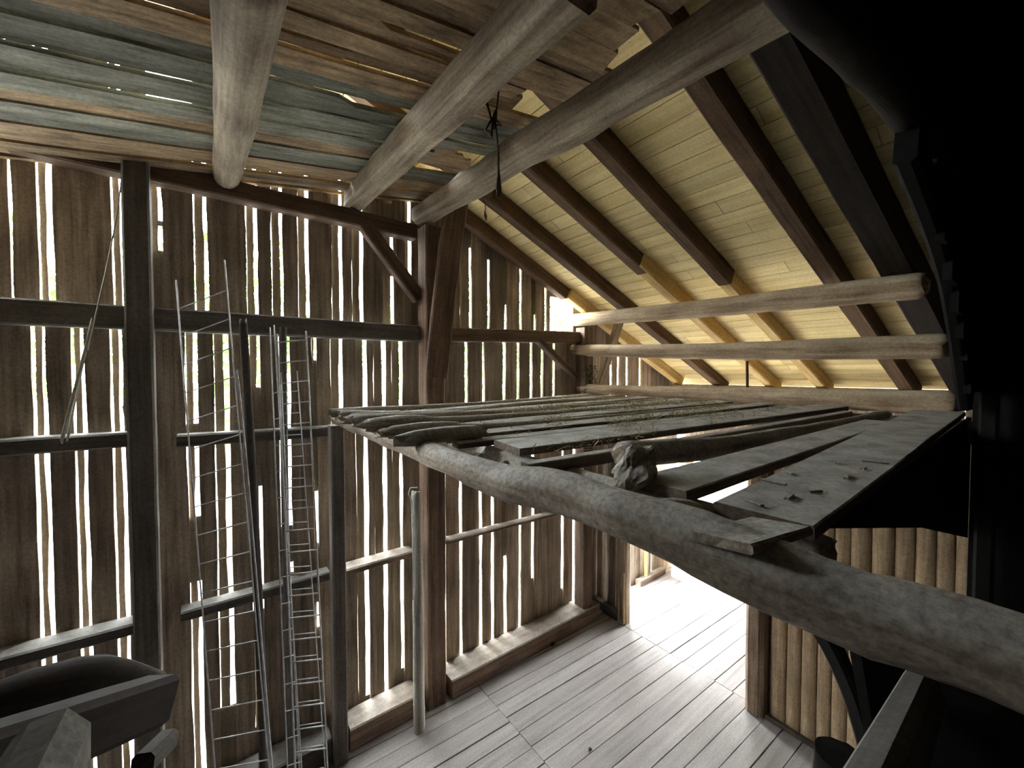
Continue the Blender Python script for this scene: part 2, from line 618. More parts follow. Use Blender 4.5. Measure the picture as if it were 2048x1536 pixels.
raf(.83, -.6, 6.7, .19, .23, M_shade, 'rafter', 'widest and darkest rafter beside the added black boards', sk=-.075)

# ------------------------------------------------------------------ loft ceiling of old boards on three beams
def cz(x, y):
    return 4.66 + .15 * x + .055 * y


ce, cg = MB(), MB()
ends = [(-1.2, 1.9), (.3, 1.75), (.95, 1.52), (1.45, 1.62), (1.62, 1.95), (1.84, 1.95), (2.08, 1.5), (2.2, 1.95), (2.62, 1.95), (3.2, 1.32), (3.45, 1.9), (3.93, 1.95)]
rnd = random.Random(9)
y = -2.6
k = 0
while y < 3.9:
    w = rnd.uniform(.10, .18)
    for gy in (1.66, 1.90, 2.29, 3.86):
        if y < gy - .02 < y + w + .06:
            w = gy - y
            break
    w = min(w, 3.92 - y)
    xe = 1.7
    for ye, xv in ends:
        if y + w / 2 <= ye:
            xe = xv
            break
    else:
        xe = 1.95
    xe += rnd.uniform(-.06, .04)
    x0 = -3.2
    gap = rnd.choice([.002, .004, .012])
    N = 48
    tone = rnd.random()
    skew = rnd.uniform(-.02, .02)
    path = []
    for i in range(N + 1):
        x = x0 + (xe - x0) * i / N
        e1 = .008 * noise.noise(Vector((x * 2.3, k * 5.1, 1)))
        e2 = .008 * noise.noise(Vector((x * 2.3, k * 5.1, 7)))
        zz = cz(x, y) + .012 * noise.noise(Vector((x, k * 2.7, 3))) + (.02 if k % 2 else 0)
        g = gap
        for (gy, ga, gb, gw) in ((1.90, .16, .56, .06), (1.66, .58, 1.1, .075), (2.29, .6, 1.12, .07), (3.86, .75, 1.1, .03)):
            if abs(y - gy) < .07 and ga < x < gb:
                g = gw
        path.append(((x + (0), y + e1 + g, zz), (x + (rnd.uniform(-.04, .04) if i == N else 0), y + w + e2, zz)))
    tgt = cg if (2.05 < y < 2.75 or 0 < y < .3 or 3.0 < y < 3.3) else ce
    tgt.strip(path, (0, 0, 1), tone, .022)
    y += w
    k += 1
c1 = tag(ce.build('ceiling', M_ceil), kind='structure')
c2 = cg.build('green_boards', M_ceil_green)
c2.parent = c1


def ragged(name, poly, thick, mat, label, cat):
    """a torn board: outline at its real height, with thickness"""
    mb = MB()
    n = len(poly)
    vs = [Vector(p) for p in poly] + [Vector(p) + Vector((0, 0, thick)) for p in poly]
    fs = [tuple(reversed(range(n))), tuple(range(n, 2 * n))] + [(i, (i + 1) % n, n + (i + 1) % n, n + i) for i in range(n)]
    mb.add(vs, fs, .4)
    return tag(mb.build(name, mat), label, cat)


def cpt(px, py, dz=0):
    d = ray(px, py)
    t = (4.66 + dz - EYE) / (d.z - .15 * d.x - .055 * d.y)
    return Vector((0, 0, EYE)) + d * t


ragged('broken_board', [cpt(*p, .03) for p in [(835, 255), (893, 268), (898, 280), (885, 292), (905, 298), (912, 310), (925, 312), (930, 322), (942, 322), (940, 335), (925, 348), (905, 345), (820, 320), (790, 300)]], .02, M_ceil,
       'dark torn board with a ragged end over the corner post, between two beams', 'broken board')
ragged('broken_board', [cpt(*p, .035) for p in [(1120, -30), (1235, -40), (1262, 5), (1273, 38), (1268, 62), (1240, 72), (1232, 80), (1205, 88), (1150, 60), (1110, 20)]], .02, M_ceil,
       'torn dark board end hanging at the upper edge of the loft opening', 'broken board')
ragged('broken_board', [cpt(*p, .0) for p in [(1085, 90), (1187, 138), (1180, 146), (1140, 138), (1080, 110)]], .02, M_ceil,
       'narrow broken board with a rounded tip pointing at the pine roof', 'broken board')

# tie beams under the loft
b1a, b1b = at(452, 362, Y=3.88), at(505, -90, Z=4.60)
log('loft_beam', [b1a, b1a.lerp(b1b, .5) + Vector((.01, 0, 0)), b1b], .085, .105, M_tie, 'round debarked log beam nearest the left side under the loft boards', 'beam', rough=.06, bumps=[(.55, -1.2, .05, .12)])
b2a, b2b = at(706, 400, Y=3.88), at(1160, -60, Z=4.62)
beam('loft_beam', [b2a, b2b], .16, .2, M_tie, 'squared grey beam with one pale face under the middle of the loft boards', 'beam', rough=.09, c=.03)
b3a, b3b = at(842, 432, Y=3.86), at(1590, -20, Z=4.66)
beam('loft_beam', [b3a, b3a.lerp(b3b, .2), b3a.lerp(b3b, .5) + Vector((.01, 0, .02)), b3b], .19, .2, M_tie, 'twisted pale tie beam on the leaning plank in front of the pine roof', 'beam', rough=.14, c=.05, bumps=[(.3, 1.6, .12, .3), (.5, 1.6, .15, .3)])

# purlins / rails running away along the middle truss
pa = [at(1142, 641, X=4.03), at(1400, 618, X=4.05), at(1850, 570, X=4.05)]
log('purlin', pa, .085, .095, M_pole, 'thick upper rail under the rafters behind the deck', 'rail', 'rails behind the deck', rough=.06)
pb = [at(1128, 700, X=4.0), at(1400, 703, X=4.05), at(1895, 692, X=4.08)]
log('purlin', pb, .075, .09, M_pole, 'round middle rail below the thick upper one', 'rail', 'rails behind the deck', rough=.06)
pc = [at(1156, 776, X=4.03), at(1320, 785, X=4.05), at(1600, 795, X=4.05), at(1915, 808, X=4.05)]
log('purlin', pc, .06, .085, M_pole, 'knobbly pole lying on the far end of the deck boards', 'rail', 'rails behind the deck', rough=.16)
log('far_bearer', [(4.05, 4.2 - .3, 3.0), (4.05, .2, 3.0)], .08, .08, M_dark, 'dark bearer log carrying the far ends of the deck boards', 'bearer')

# ------------------------------------------------------------------ gable wall framing
YB = 3.84
beam('wall_girt', [(-2.6, YB, 3.765), (1.68, YB, 3.79)], .13, .16, M_grey, 'long girt across the slats from the left side to the tall middle post', 'girt', rough=.04)
beam('wall_girt', [(1.95, YB, 3.80), (3.98, YB, 3.87)], .13, .15, M_post, 'reddish girt between middle post and mossy post above the deck', 'girt', rough=.04)
beam('wall_girt', [(-2.6, YB, 2.95), (-.42, YB, 2.94)], .15, .10, M_dark, 'dusty girt left of the thick dark post at deck height', 'girt', rough=.1)
beam('wall_girt', [(-.2, YB, 2.90), (.86, YB, 2.88)], .13, .09, M_dark, 'dark girt behind the wire racks at deck height', 'girt', rough=.06)
beam('wall_girt', [(-2.6, YB, 1.66), (-.42, YB, 1.62)], .15, .08, M_dark, 'low dusty girt left of the thick dark post', 'girt', rough=.15)
beam('wall_girt', [(-.2, YB, 1.60), (.82, YB, 1.60)], .13, .08, M_dark, 'low dark girt behind the wire racks', 'girt', rough=.06)
beam('wall_girt', [(.95, YB - .01, 1.60), (1.60, YB - .01, 1.60)], .17, .06, M_post, 'short red-edged girt left of the pale pole', 'girt', rough=.12)
log('wall_girt', [(1.98, YB, 1.60), (3.0, YB - .01, 1.585), (4.0, YB, 1.56)], .075, .06, M_post, 'half round girt with dusty top under the deck right of the pale pole', 'girt', rough=.12, flat=.45)
beam('wall_plate', [(-2.6, YB, 4.83), (1.66, YB, 4.79)], .14, .14, M_post, 'wall plate across the top of the slats with its sawn end beside the leaning plank', 'wall plate', rough=.05)
beam('sill_beam', [(.95, 3.80, .11), (1.62, 3.80, .11)], .26, .2, M_post, 'short dark sill at the foot of the slats left of the pale pole', 'sill', rough=.04)
beam('sill_beam', [(1.95, 3.78, .11), (4.25, 3.80, .11)], .30, .2, M_post, 'broad sill with bright light fans at the foot of the slats', 'sill', rough=.03)
beam('sill_beam', [(-2.6, 3.80, .11), (.8, 3.80, .11)], .26, .2, M_dark, 'long dark sill at the foot of the slats behind the wire racks', 'sill', rough=.04)

# posts
beam('wall_post', [(-.375, 3.74, 0), (-.375, 3.74, 4.84)], .14, .16, M_grey, 'thick dark post left of the wire racks from floor to loft', 'post', rough=.05)
beam('wall_post', [(.86, 3.66, 0), (.86, 3.66, 2.95)], .11, .12, M_grey, 'slender post under the far end of the front log beside the racks', 'post', rough=.04)
beam('wall_post', [(1.80, 3.76, 0), (1.80, 3.76, 4.84)], .2, .2, M_post, 'tall brown middle post between slats, behind the leaning plank', 'post', rough=.05)
mp_ = beam('wall_post', [(4.06, 3.78, 0), (4.06, 3.78, 4.0)], .17, .18, M_post, 'mossy post at the far end of the three rails', 'post', rough=.05)
# moss on the post
mo = MB()
rr = random.Random(3)
for i in range(420):
    z = rr.uniform(3.15, 3.5)
    c = Vector((4.06 + rr.uniform(-.13, .11), 3.67 + rr.uniform(-.03, .01), z))
    d = Vector((rr.uniform(-1, 1), -rr.random(), rr.uniform(-1, 1))).normalized() * .03
    e = d.cross(Vector((rr.random(), rr.random(), rr.random()))).normalized() * .008
    mo.add([c, c + e, c + d], [(0, 1, 2)])
mo_ = mo.build('moss', M_moss)
tag(mo_, 'dark green moss tuft', kind='stuff')
mo_.parent = mp_
mo_.matrix_parent_inverse = mp_.matrix_basis.inverted()

beam('leaning_plank', [at(914, 398, Y=3.50), at(892, 560, Y=3.53), at(872, 756, Y=3.56)], .22, .07, M_post, 'brown plank leaning from the twisted tie beam down the middle post', 'plank', rough=.04, roll=.12)
beam('knee_brace', [at(728, 448, Y=3.82), at(838, 598, Y=3.82)], .10, .13, M_post, 'slanting brace left of the middle post below the wall plate', 'brace', rough=.05)
beam('knee_brace', [at(1072, 676, Y=3.82), at(1150, 752, Y=3.82)], .10, .08, M_post, 'slanting brace meeting the mossy post below the girt', 'brace', rough=.05)
beam('roof_strut', [at(1243, 630, X=4.55), at(1196, 778, X=4.35)], .12, .08, M_pole, 'slanting strut standing behind the rails near the mossy post', 'strut', rough=.08)
tube('iron_rod', [at(1494, 722, X=4.1), at(1495, 785, X=4.1)], .012, M_rafter, 'thin rusty rod hanging between the two lower rails', 'rod')

# pale pole and bent pipe in front of the middle post
log('pale_pole', [Vector((at(838, 1392, Y=3.52).x, 3.52, 0)), at(836, 1180, Y=3.56), at(832, 985, Y=3.6)], .055, .045, M_birch, 'pale round pole standing on the floor before the middle post', 'pole', rough=.05)
tube('bent_wire', [at(835, 975, Y=3.5), at(822, 975, Y=3.5), at(816, 985, Y=3.5), at(824, 1010, Y=3.5), at(826, 1100, Y=3.5), at(826, 1200, Y=3.5)], .006, M_wire, 'white bent wire hooked beside the top of the pale pole', 'wire')

# ------------------------------------------------------------------ floor
fl = MB()
rnd = random.Random(21)
for (xa, xb, off) in ((-3.2, 2.28, 0), (2.285, 4.40, .06), (4.405, 6.9, .02)):
    y = -2.6 + off
    k = 0
    while y < 3.93:
        w = rnd.uniform(.15, .2)
        z = rnd.uniform(-.004, 0.0)
        g = rnd.choice([.006, .007, .009, .013])
        N = 10
        path = []
        for i in range(N + 1):
            x = xa + (xb - xa) * i / N
            sk = -.03 * (x - 2)
            path.append(((x, y + sk + .004 * noise.noise(Vector((x * 2, k, 0))) + g, z), (x, y + sk + w + .004 * noise.noise(Vector((x * 2, k + 9, 0))), z)))
        fl.strip(path, (0, 0, -1), rnd.random(), .03)
        y += w
        k += 1
fo = tag(fl.build('floor', M_floor), kind='structure')
sub = MB()
sub.box(-3.2, 6.9, -2.6, 4.0, -.08, -.032)
s_ = sub.build('subfloor', M_soil)
s_.parent = fo
# small things on the floor
rr = random.Random(12)


def stone(name, c, r, mat, label, cat, group=None, sq=.6):
    import bmesh
    bm = bmesh.new()
    bmesh.ops.create_icosphere(bm, subdivisions=4, radius=r)
    sd = rr.random() * 50
    for v in bm.verts:
        q_ = v.co / r
        d = 1 + .45 * noise.noise(q_ * 1.3 + Vector((sd, 0, 0))) + .16 * abs(noise.noise(Vector((q_.x * 1.2, q_.y * 5, q_.z * 5)) + Vector((sd, 3, 0)))) + .05 * noise.noise(q_ * 8)
        v.co = Vector((v.co.x * d, v.co.y * d, v.co.z * d * sq))
    me = D.meshes.new(name)
    bm.to_mesh(me)
    bm.free()
    me.materials.append(mat)
    o = D.objects.new(name, me)
    o.location = c
    COL.objects.link(o)
    return tag(o, label, cat, group)


p = at(1105, 1290, Z=0)
stone('clod', (p.x, p.y, .02), .035, M_soil, 'small dark clod on the pale floor before the broad sill', 'clod')
p = at(1180, 1500, Z=0)
stone('clod', (p.x, p.y, .01), .014, M_soil, 'tiny dark crumb on the pale floor at the bottom of the picture', 'clod')
p = at(760, 1500, Z=0)
for i in range(7):
    q = at(690 + i * 26, 1440 - i * 9 + (i % 2) * 14, Z=0)
    stone('wood_chip', (q.x, q.y, .008), .02 + .012 * (i % 3), M_log, 'small grey wood chip lying near the short dark sill', 'wood chip', 'wood chips near the sill', .4)

# ------------------------------------------------------------------ partition beyond: plank stub, doorway, split-log wall
st = MB()
rnd = random.Random(2)
y = 3.36
while y < 3.92:
    w = min(rnd.uniform(.16, .22), 3.925 - y)
    st.box(4.50, 4.53, y + .003, y + w - .003, .02, 3.0, rnd.random())
    y += w
tag(st.build('wall_back', M_wall), kind='structure')
beam('door_post', [(4.47, 3.39, 0), (4.47, 3.39, 3.0)], .10, .09, M_pole, 'lighter jamb post at the left side of the bright doorway', 'door post', rough=.04)
beam('batten_offcut', [(4.40, 3.44, .02), (4.40, 3.44, .46)], .05, .02, M_pole, 'short batten offcut standing against the plank wall left of the jamb', 'batten')
beam('batten_offcut', [(4.40, 3.36, .02), (4.40, 3.36, .72)], .05, .02, M_pole, 'taller batten offcut nailed on the jamb post', 'batten')
beam('bottom_rail', [(4.44, 3.9, .08), (4.44, 3.47, .06)], .08, .14, M_dark, 'dark crumbling board at the foot of the plank wall', 'board', rough=.12)

hl = MB()


def half_log(mb, yc, w, z0, z1, tone, X=4.42):
    N, Mn = 16, 9
    vs, fs = [], []
    for i in range(N + 1):
        z = z0 + (z1 - z0) * i / N
        for j in range(Mn):
            a = math.pi * j / (Mn - 1)
            r = w / 2 * (1 + .07 * noise.noise(Vector((a * 2, z * 2.2, yc * 17))))
            vs.append((X - math.sin(a) * r * .75, yc + math.cos(a) * r, z))
    for i in range(N):
        for j in range(Mn - 1):
            k = i * Mn + j
            fs.append((k, k + Mn, k + Mn + 1, k + 1))
        k = i * Mn
        fs.append((k, k + Mn - 1, k + 2 * Mn - 1, k + Mn))
    fs.append(tuple(range(N * Mn, N * Mn + Mn)))
    fs.append(tuple(reversed(range(Mn))))
    mb.add(vs, fs, tone, True)


jam = beam('log_wall_post', [(4.36, 1.70, 0), (4.36, 1.70, 2.95)], .20, .17, M_logpost, 'wide rough post at the right side of the bright doorway', 'post', rough=.07, c=.04)
y = 1.60
k = 0
rnd = random.Random(17)
while y > -.6:
    w = (.14, .11, .115, .105, .12, .13)[k % 6] * rnd.uniform(.92, 1.1)
    mb = MB()
    half_log(mb, 0, w, 0, 2.93, rnd.random(), 0)
    o = mb.build('split_log', M_halflog)
    o.location = (4.42, y - w / 2, 0)
    tag(o, 'upright split log of the wall right of the doorway, lit from the side', 'split log', 'split logs of the upright log wall')
    y -= w
    k += 1
bk = MB()
bk.box(4.425, 4.45, -1.0, 1.74, 0, 2.9)
tag(bk.build('wall_back', M_dark), kind='structure')
beam('floor_cleat', [(4.33, 1.60, .02), (4.30, .2, .02)], .06, .04, M_soil, 'dirty strip at the foot of the split-log wall', 'cleat', rough=.2)

# the room behind: eave wall with doorway, white box, posts
ew = MB()
rnd = random.Random(8)
y = -2.7
while y < 3.93:
    w = min(rnd.uniform(.16, .22), 3.93 - y)
    inside = 2.75 < y + w / 2 < 3.7
    ew.box(6.7, 6.73, y + .002, y + w - .002, 2.1 if inside else 0, 3.2 if y > .3 else 3.3, rnd.random())
    y += w
tag(ew.build('wall_eave', M_wall), kind='structure')
beam('eave_plate', [(6.36, 3.9, 3.13), (6.36, -.9, 3.13)], .12, .13, M_tie, 'grey wall plate along the eave with a bright gap above it', 'wall plate', rough=.04)
for i, yy in enumerate((3.84, 3.28)):
    pass
bx = empty('white_box', (6.1, 3.58, 0), 'white box with a bare wooden side beyond the bright doorway', 'box')
m1 = MB()
m1.box(0, .02, -.12, .13, 0, .85)
o = m1.build('front_panel', M_white, bx)
m1 = MB()
m1.box(.022, .5, -.12, .13, 0, .84)
o = m1.build('case', M_newraf, bx)
o['label'] = 'bare pine side'
beam('far_stud', [at(1292, 1160, Y=3.86), at(1292, 1060, Y=3.86)], .05, .05, M_newraf, 'pale stud on the brown boards beyond the doorway', 'stud')
beam('far_sill', [(5.40, 3.86, .05), (6.1, 3.86, .05)], .1, .1, M_post, 'low sill at the foot of the boards beyond the doorway', 'sill')
beam('door_jamb', [(6.66, 2.72, 0), (6.66, 2.72, 2.1)], .08, .08, M_rafter, 'red-brown jamb seen through the doorway beside the far opening', 'door post')

# ------------------------------------------------------------------ deck (hay floor) of loose boards and poles on a front log
fpts = [at(px_, py_, X=.85) for px_, py_ in [(672, 838), (700, 847), (800, 884), (900, 923), (1000, 960), (1100, 980), (1200, 1012), (1300, 1047), (1400, 1087), (1500, 1132)]]
fpts += [(.86, .18, 3.0), (.87, 0.0, 3.01), (.88, -.9, 3.0)]
log('front_log', fpts, .047, .074, M_log, 'long knotty grey log carrying the front edge of the deck', 'log', rough=.2, n=20,
    bumps=[(.50, 2.6, .05, .35), (.66, 2.9, .045, .6), (.12, 1.0, .05, .3), (.3, 1.5, .05, .2)], fr=4)
log('deck_bearer', [(1.16, 3.7, 2.955), (1.18, 2.0, 2.96), (1.15, .3, 2.965)], .05, .055, M_log, 'thinner bearer log just behind the front log under the board ends', 'log', rough=.12)


def dz(x):
    return 3.05 + .025 * (x - .85)


def dboard(xl, yl, xr, yr, w, label, name='deck_board', th=.035, up=0.0, cat='board', rough=.03, wl=None):
    _s[0] += 1
    a = Vector((xl, yl, dz(xl) - th / 2 + up))
    b = Vector((xr, yr, dz(xr) - th / 2 + up))
    mid = a.lerp(b, .5) + Vector((0, rr.uniform(-.015, .015), rr.uniform(-.006, .006)))
    ww = wl or w
    c = .004
    pr = lambda t: [(-(ww + (w - ww) * t) / 2 + c, -th / 2), ((ww + (w - ww) * t) / 2 - c, -th / 2), ((ww + (w - ww) * t) / 2, -th / 2 + c), ((ww + (w - ww) * t) / 2, th / 2 - c),
                    ((ww + (w - ww) * t) / 2 - c, th / 2), (-(ww + (w - ww) * t) / 2 + c, th / 2), (-(ww + (w - ww) * t) / 2, th / 2 - c), (-(ww + (w - ww) * t) / 2, -th / 2 + c)]
    o = sweep(name, [a, mid, b], pr, M_deck, rough, 2.0, None, _s[0])
    return tag(o, label, cat)


def dpole(pts, r0, r1, label, rough=.14):
    P = [Vector((x, y, dz(x) - .03 + z)) for x, y, z in pts]
    return log('deck_pole', P, r0, r1, M_log, label, 'pole', rough=rough, n=12)


dboard(1.04, .405, 4.0, .45, .25, 'widest deck board at the near edge, littered with chips', up=.012, wl=.22)
dboard(1.07, .70, 3.15, .60, .13, 'cracked deck board second from the near edge with a chipped corner', up=.010, wl=.19)
dpole([(1.28, 1.0, .05), (1.5, .95, .035), (1.9, .86, .02), (2.9, .78, 0), (3.9, .70, 0)], .055, .035, 'crooked pole between the second and third plank, root end raised')
dboard(.96, 1.20, 3.7, .87, .055, 'thin edging strip beside the crooked pole', name='deck_strip', th=.05, cat='strip')
dboard(1.09, 1.50, 3.95, 1.03, .22, 'broad straight deck board with a clean sawn end, third wide one from the near edge', up=.014, wl=.26)
dboard(.98, 1.78, 3.9, 1.27, .10, 'narrow deck board between two broad ones with a dark side', th=.03)
dboard(1.02, 2.00, 3.95, 1.50, .16, 'deck board with a shadowed side just beyond the narrow one')
dpole([(.78, 2.15, .055), (1.8, 2.0, .01), (3.9, 1.68, 0)], .04, .03, 'thin deck pole halfway between near and far edge')
dboard(1.0, 2.32, 3.95, 1.88, .20, 'deck board covered with hay in the middle of the deck')
dpole([(.76, 2.49, .06), (1.6, 2.4, .02), (3.9, 2.07, 0)], .045, .035, 'peeled deck pole with a hewn tip over the front log')
dboard(.96, 2.66, 3.95, 2.28, .19, 'grey deck board beyond the hay, before the rough poles')
dpole([(.78, 2.84, .055), (2.0, 2.72, .01), (3.9, 2.46, 0)], .04, .035, 'rough deck pole, second last but one before the gable slats')
dboard(.92, 3.00, 3.95, 2.70, .17, 'deck board near the gable slats with a bright dusty top')
dpole([(.77, 3.17, .06), (1.6, 3.12, .0), (2.6, 3.03, .02), (3.9, 2.93, 0)], .045, .03, 'bent deck pole near the gable slats')
dboard(.90, 3.32, 3.95, 3.15, .16, 'deck board second from the gable slats')
dpole([(.77, 3.47, .055), (2.0, 3.45, .02), (3.9, 3.36, 0)], .04, .04, 'knobbly deck pole beside the last board')
dboard(.88, 3.60, 3.95, 3.55, .16, 'last deck board along the gable slats')

# rough ends, wedges and stones along the front log
ends_ = [((760, 845), 2.9, .055, 'hewn pole end with a dark cut face near the slats'), ((815, 862), 2.5, .05, 'split pole stub on the log beside the dark cut end'),
         ((862, 880), 2.15, .04, 'flat weathered stub lying over the front log'), ((915, 893), 1.85, .045, 'rounded branch stub left of the sawn board end')]
for (pp, yy, r, lab) in ends_:
    log('wood_stub', [(.74, yy, 3.075), (.92, yy - .02, 3.085), (1.16, yy - .06, 3.08)], r * .75, r * .9, M_log, lab, 'wood stub', rough=.3, ends=.35, n=9)
for i, (px_, py_, yy, r) in enumerate([(960, 915, 1.65, .045), (1003, 935, 1.45, .05), (1060, 958, 1.22, .04)]):
    q = at(px_, py_, Y=yy)
    stone('rubble_stone', q, r, M_stone, ['flattish stone on the front log below the sawn board end', 'pale lump of mortar on the front log next to the strip', 'small stone beside the strip end on the front log'][i], 'stone', None, .5)
q = at(1262, 935, Z=3.10)
o = stone('root_lump', (q.x + .02, q.y, 3.085), .07, M_log, 'gnarled root stump at the raised end of the crooked pole', 'stump', None, 1.0)
o.rotation_euler = (.3, -.5, .2)
o.scale = (1.25, .8, .95)
q = at(1300, 1015, Z=3.06)
log('wood_stub', [(q.x - .06, q.y + .05, 3.03), (q.x + .15, q.y - .05, 3.03)], .035, .045, M_log, 'short log stub under the cracked deck board', 'wood stub', rough=.2, ends=.3, n=9)
q = at(1440, 1085, Z=3.075)
q3 = at(1560, 1052, Z=3.07)
beam('board_offcut', [q, q3], .13, .02, M_log, 'triangular board offcut stuck on the front log under the widest deck board', 'offcut', rough=.05, roll=-.15, c=.005)
rr = random.Random(44)
for i in range(9):
    q = at(rr.uniform(1540, 1760), rr.uniform(915, 1030), Z=3.085)
    if q.y < .33 or q.y > .49:
        q.y = rr.uniform(.34, .48)
    a = rr.uniform(0, 3)
    d = Vector((math.cos(a), math.sin(a), 0)) * rr.uniform(.015, .035)
    q.z = dz(q.x) + .017
    beam('bark_chip', [q - d, q + d], .012, .006, M_log, 'small bark chip on the widest deck board', 'bark chip', 'bark chips on the near board', rough=.1, c=.002)
# hay
hy = MB()
for i in range(7000):
    if i % 3:
        x, y = rr.uniform(1.7, 3.9), rr.uniform(1.3, 2.7)
    else:
        x, y = rr.uniform(1.05, 3.95), rr.choice([1.25, 1.72, 2.1, 2.5, 2.9, 3.3]) + rr.gauss(0, .05)
    if noise.noise(Vector((x * 2, y * 3, 0))) < -.02:
        continue
    c = Vector((x, y, dz(x) + rr.uniform(.0, .018)))
    a = rr.uniform(0, 6.28)
    L = rr.uniform(.02, .07)
    d = Vector((math.cos(a) * L, math.sin(a) * L, rr.uniform(-.005, .03)))
    e = Vector((-math.sin(a), math.cos(a), .3)) * .0016
    hy.add([c - e, c + e, c + d + e, c + d - e], [(0, 1, 2, 3)])
tag(hy.build('hay', M_hay), 'thin scatter of dry hay over the middle of the deck', 'hay', kind='stuff')

# ------------------------------------------------------------------ wire racks, poles, sticks before the slats
def rack(name, tl, tr, bl, br, Yt, Yb, n0, n1, nr, r, label, extra=0.0):
    r *= 1.3
    a, b = at(*tl, Y=Yt), at(*tr, Y=Yt)
    c, d = at(*bl, Y=Yb), at(*br, Y=Yb)
    e = empty(name, c, label, 'wire rack')
    tube('rail', [a, c], r * 1.15, M_wire, parent=e)
    tube('rail', [b, d], r * 1.15, M_wire, parent=e)
    for i in range(nr):
        t = n0 + (n1 - n0) * i / (nr - 1)
        p, q = a.lerp(c, t), b.lerp(d, t)
        v = (q - p).normalized() * extra
        tube('rung', [p - v, q + v], r, M_wire, parent=e)
    return e


rack('wire_rack', (352, 560), (449, 520), (432, 1560), (538, 1540), 3.55, 3.2, .06, .98, 17, .0032, 'wide wire rack leaning right of the thick dark post')
rack('wire_rack', (540, 655), (548, 650), (576, 1560), (604, 1550), 3.5, 3.25, .15, .97, 15, .0032, 'narrow wire rack seen nearly edge on, between the two others')
rack('wire_rack', (554, 668), (612, 662), (592, 1570), (656, 1560), 3.5, 3.15, .02, .98, 21, .0042, 'dense wire rack beside the slender post, in front of its pair')
rack('wire_rack', (562, 745), (594, 742), (600, 1570), (652, 1560), 3.6, 3.3, .05, .97, 18, .003, 'shorter wire rack behind the dense one')
tube('thin_rod', [at(474, 740, Y=3.4), at(496, 960, Y=3.35), at(545, 1545, Y=3.1)], .006, M_wire, 'thin steel rod leaning between the racks', 'rod')
log('rack_pole', [at(486, 640, Y=3.6), at(512, 1100, Y=3.5), at(531, 1600, Y=3.4)], .026, .034, M_dark, 'dark round pole leaning between the first two racks', 'pole', rough=.06)
beam('lath', [at(566, 655, Y=3.65), at(572, 1100, Y=3.6), at(584, 1600, Y=3.5)], .05, .04, M_grey, 'dark lath standing behind the edge-on rack', 'lath', rough=.04)
tube('hanging_wire', [at(243, 360, Y=3.7), at(232, 440, Y=3.7), at(212, 540, Y=3.7), at(196, 610, Y=3.7), at(176, 700, Y=3.7)], .004, M_birch, 'thin slack wire hanging in front of the upper left slats', 'wire')
log('stick', [at(184, 640, Y=3.66), at(160, 740, Y=3.66), at(123, 882, Y=3.7)], .006, .010, M_birch, 'thin pale stick leaning on the left girt', 'stick', rough=.1, n=8)
log('stick', [at(172, 700, Y=3.7), at(150, 800, Y=3.7), at(135, 880, Y=3.72)], .006, .007, M_birch, 'second stick crossing the pale one on the left girt', 'stick', rough=.1, n=8)
tube('stick', [at(246, 812, Y=3.72), at(255, 858, Y=3.72)], .005, M_birch, 'tiny twig standing at the right end of the left girt', 'stick')

# ------------------------------------------------------------------ rope and hooks
rp = empty('rope', at(955, 110, Y=1.95), 'dark knotted rope hanging from the squared beam', 'rope')
YR = 1.66
tube('rope_line', [at(954, 108, Y=YR), at(960, 155, Y=YR), at(972, 200, Y=YR), at(983, 240, Y=YR)], .006, M_rope, parent=rp)
tube('rope_line', [at(996, 150, Y=YR), at(997, 190, Y=YR), at(990, 240, Y=YR)], .005, M_rope, parent=rp)
tube('rope_loop', [at(985, 236, Y=YR), at(973, 250, Y=YR), at(970, 270, Y=YR), at(978, 282, Y=YR), at(986, 268, Y=YR), at(985, 240, Y=YR)], .006, M_rope, parent=rp)
tube('rope_loop', [at(990, 238, Y=YR), at(1001, 245, Y=YR), at(1000, 256, Y=YR), at(990, 250, Y=YR)], .006, M_rope, parent=rp)
tube('rope_line', [at(990, 245, Y=YR), at(996, 300, Y=YR), at(997, 340, Y=YR), at(993, 380, Y=YR)], .006, M_rope, parent=rp)
tube('rope_line', [at(997, 340, Y=YR), at(1001, 380, Y=YR)], .006, M_rope, parent=rp)
kn = log('knot', [at(990, 232, Y=YR), at(988, 252, Y=YR)], .014, .012, M_rope, parent=rp, n=8)
kn = log('tassel', [at(996, 368, Y=YR), at(998, 386, Y=YR)], .008, .018, M_rope, parent=rp, n=8)
hk = empty('hook_cord', at(955, 365, Y=2.9), 'thin cord with a small weight hanging from the twisted tie beam', 'cord')
tube('cord', [at(953, 345, Y=2.75), at(957, 380, Y=2.75), at(969, 398, Y=2.75), at(971, 430, Y=2.75)], .004, M_rope, parent=hk)
log('weight', [at(971, 428, Y=2.75), at(971, 438, Y=2.75)], .012, .012, M_rope, parent=hk, n=8)
tube('cord_tail', [at(988, 380, Y=2.75), at(983, 396, Y=2.75), at(978, 400, Y=2.75)], .003, M_rope, parent=hk)

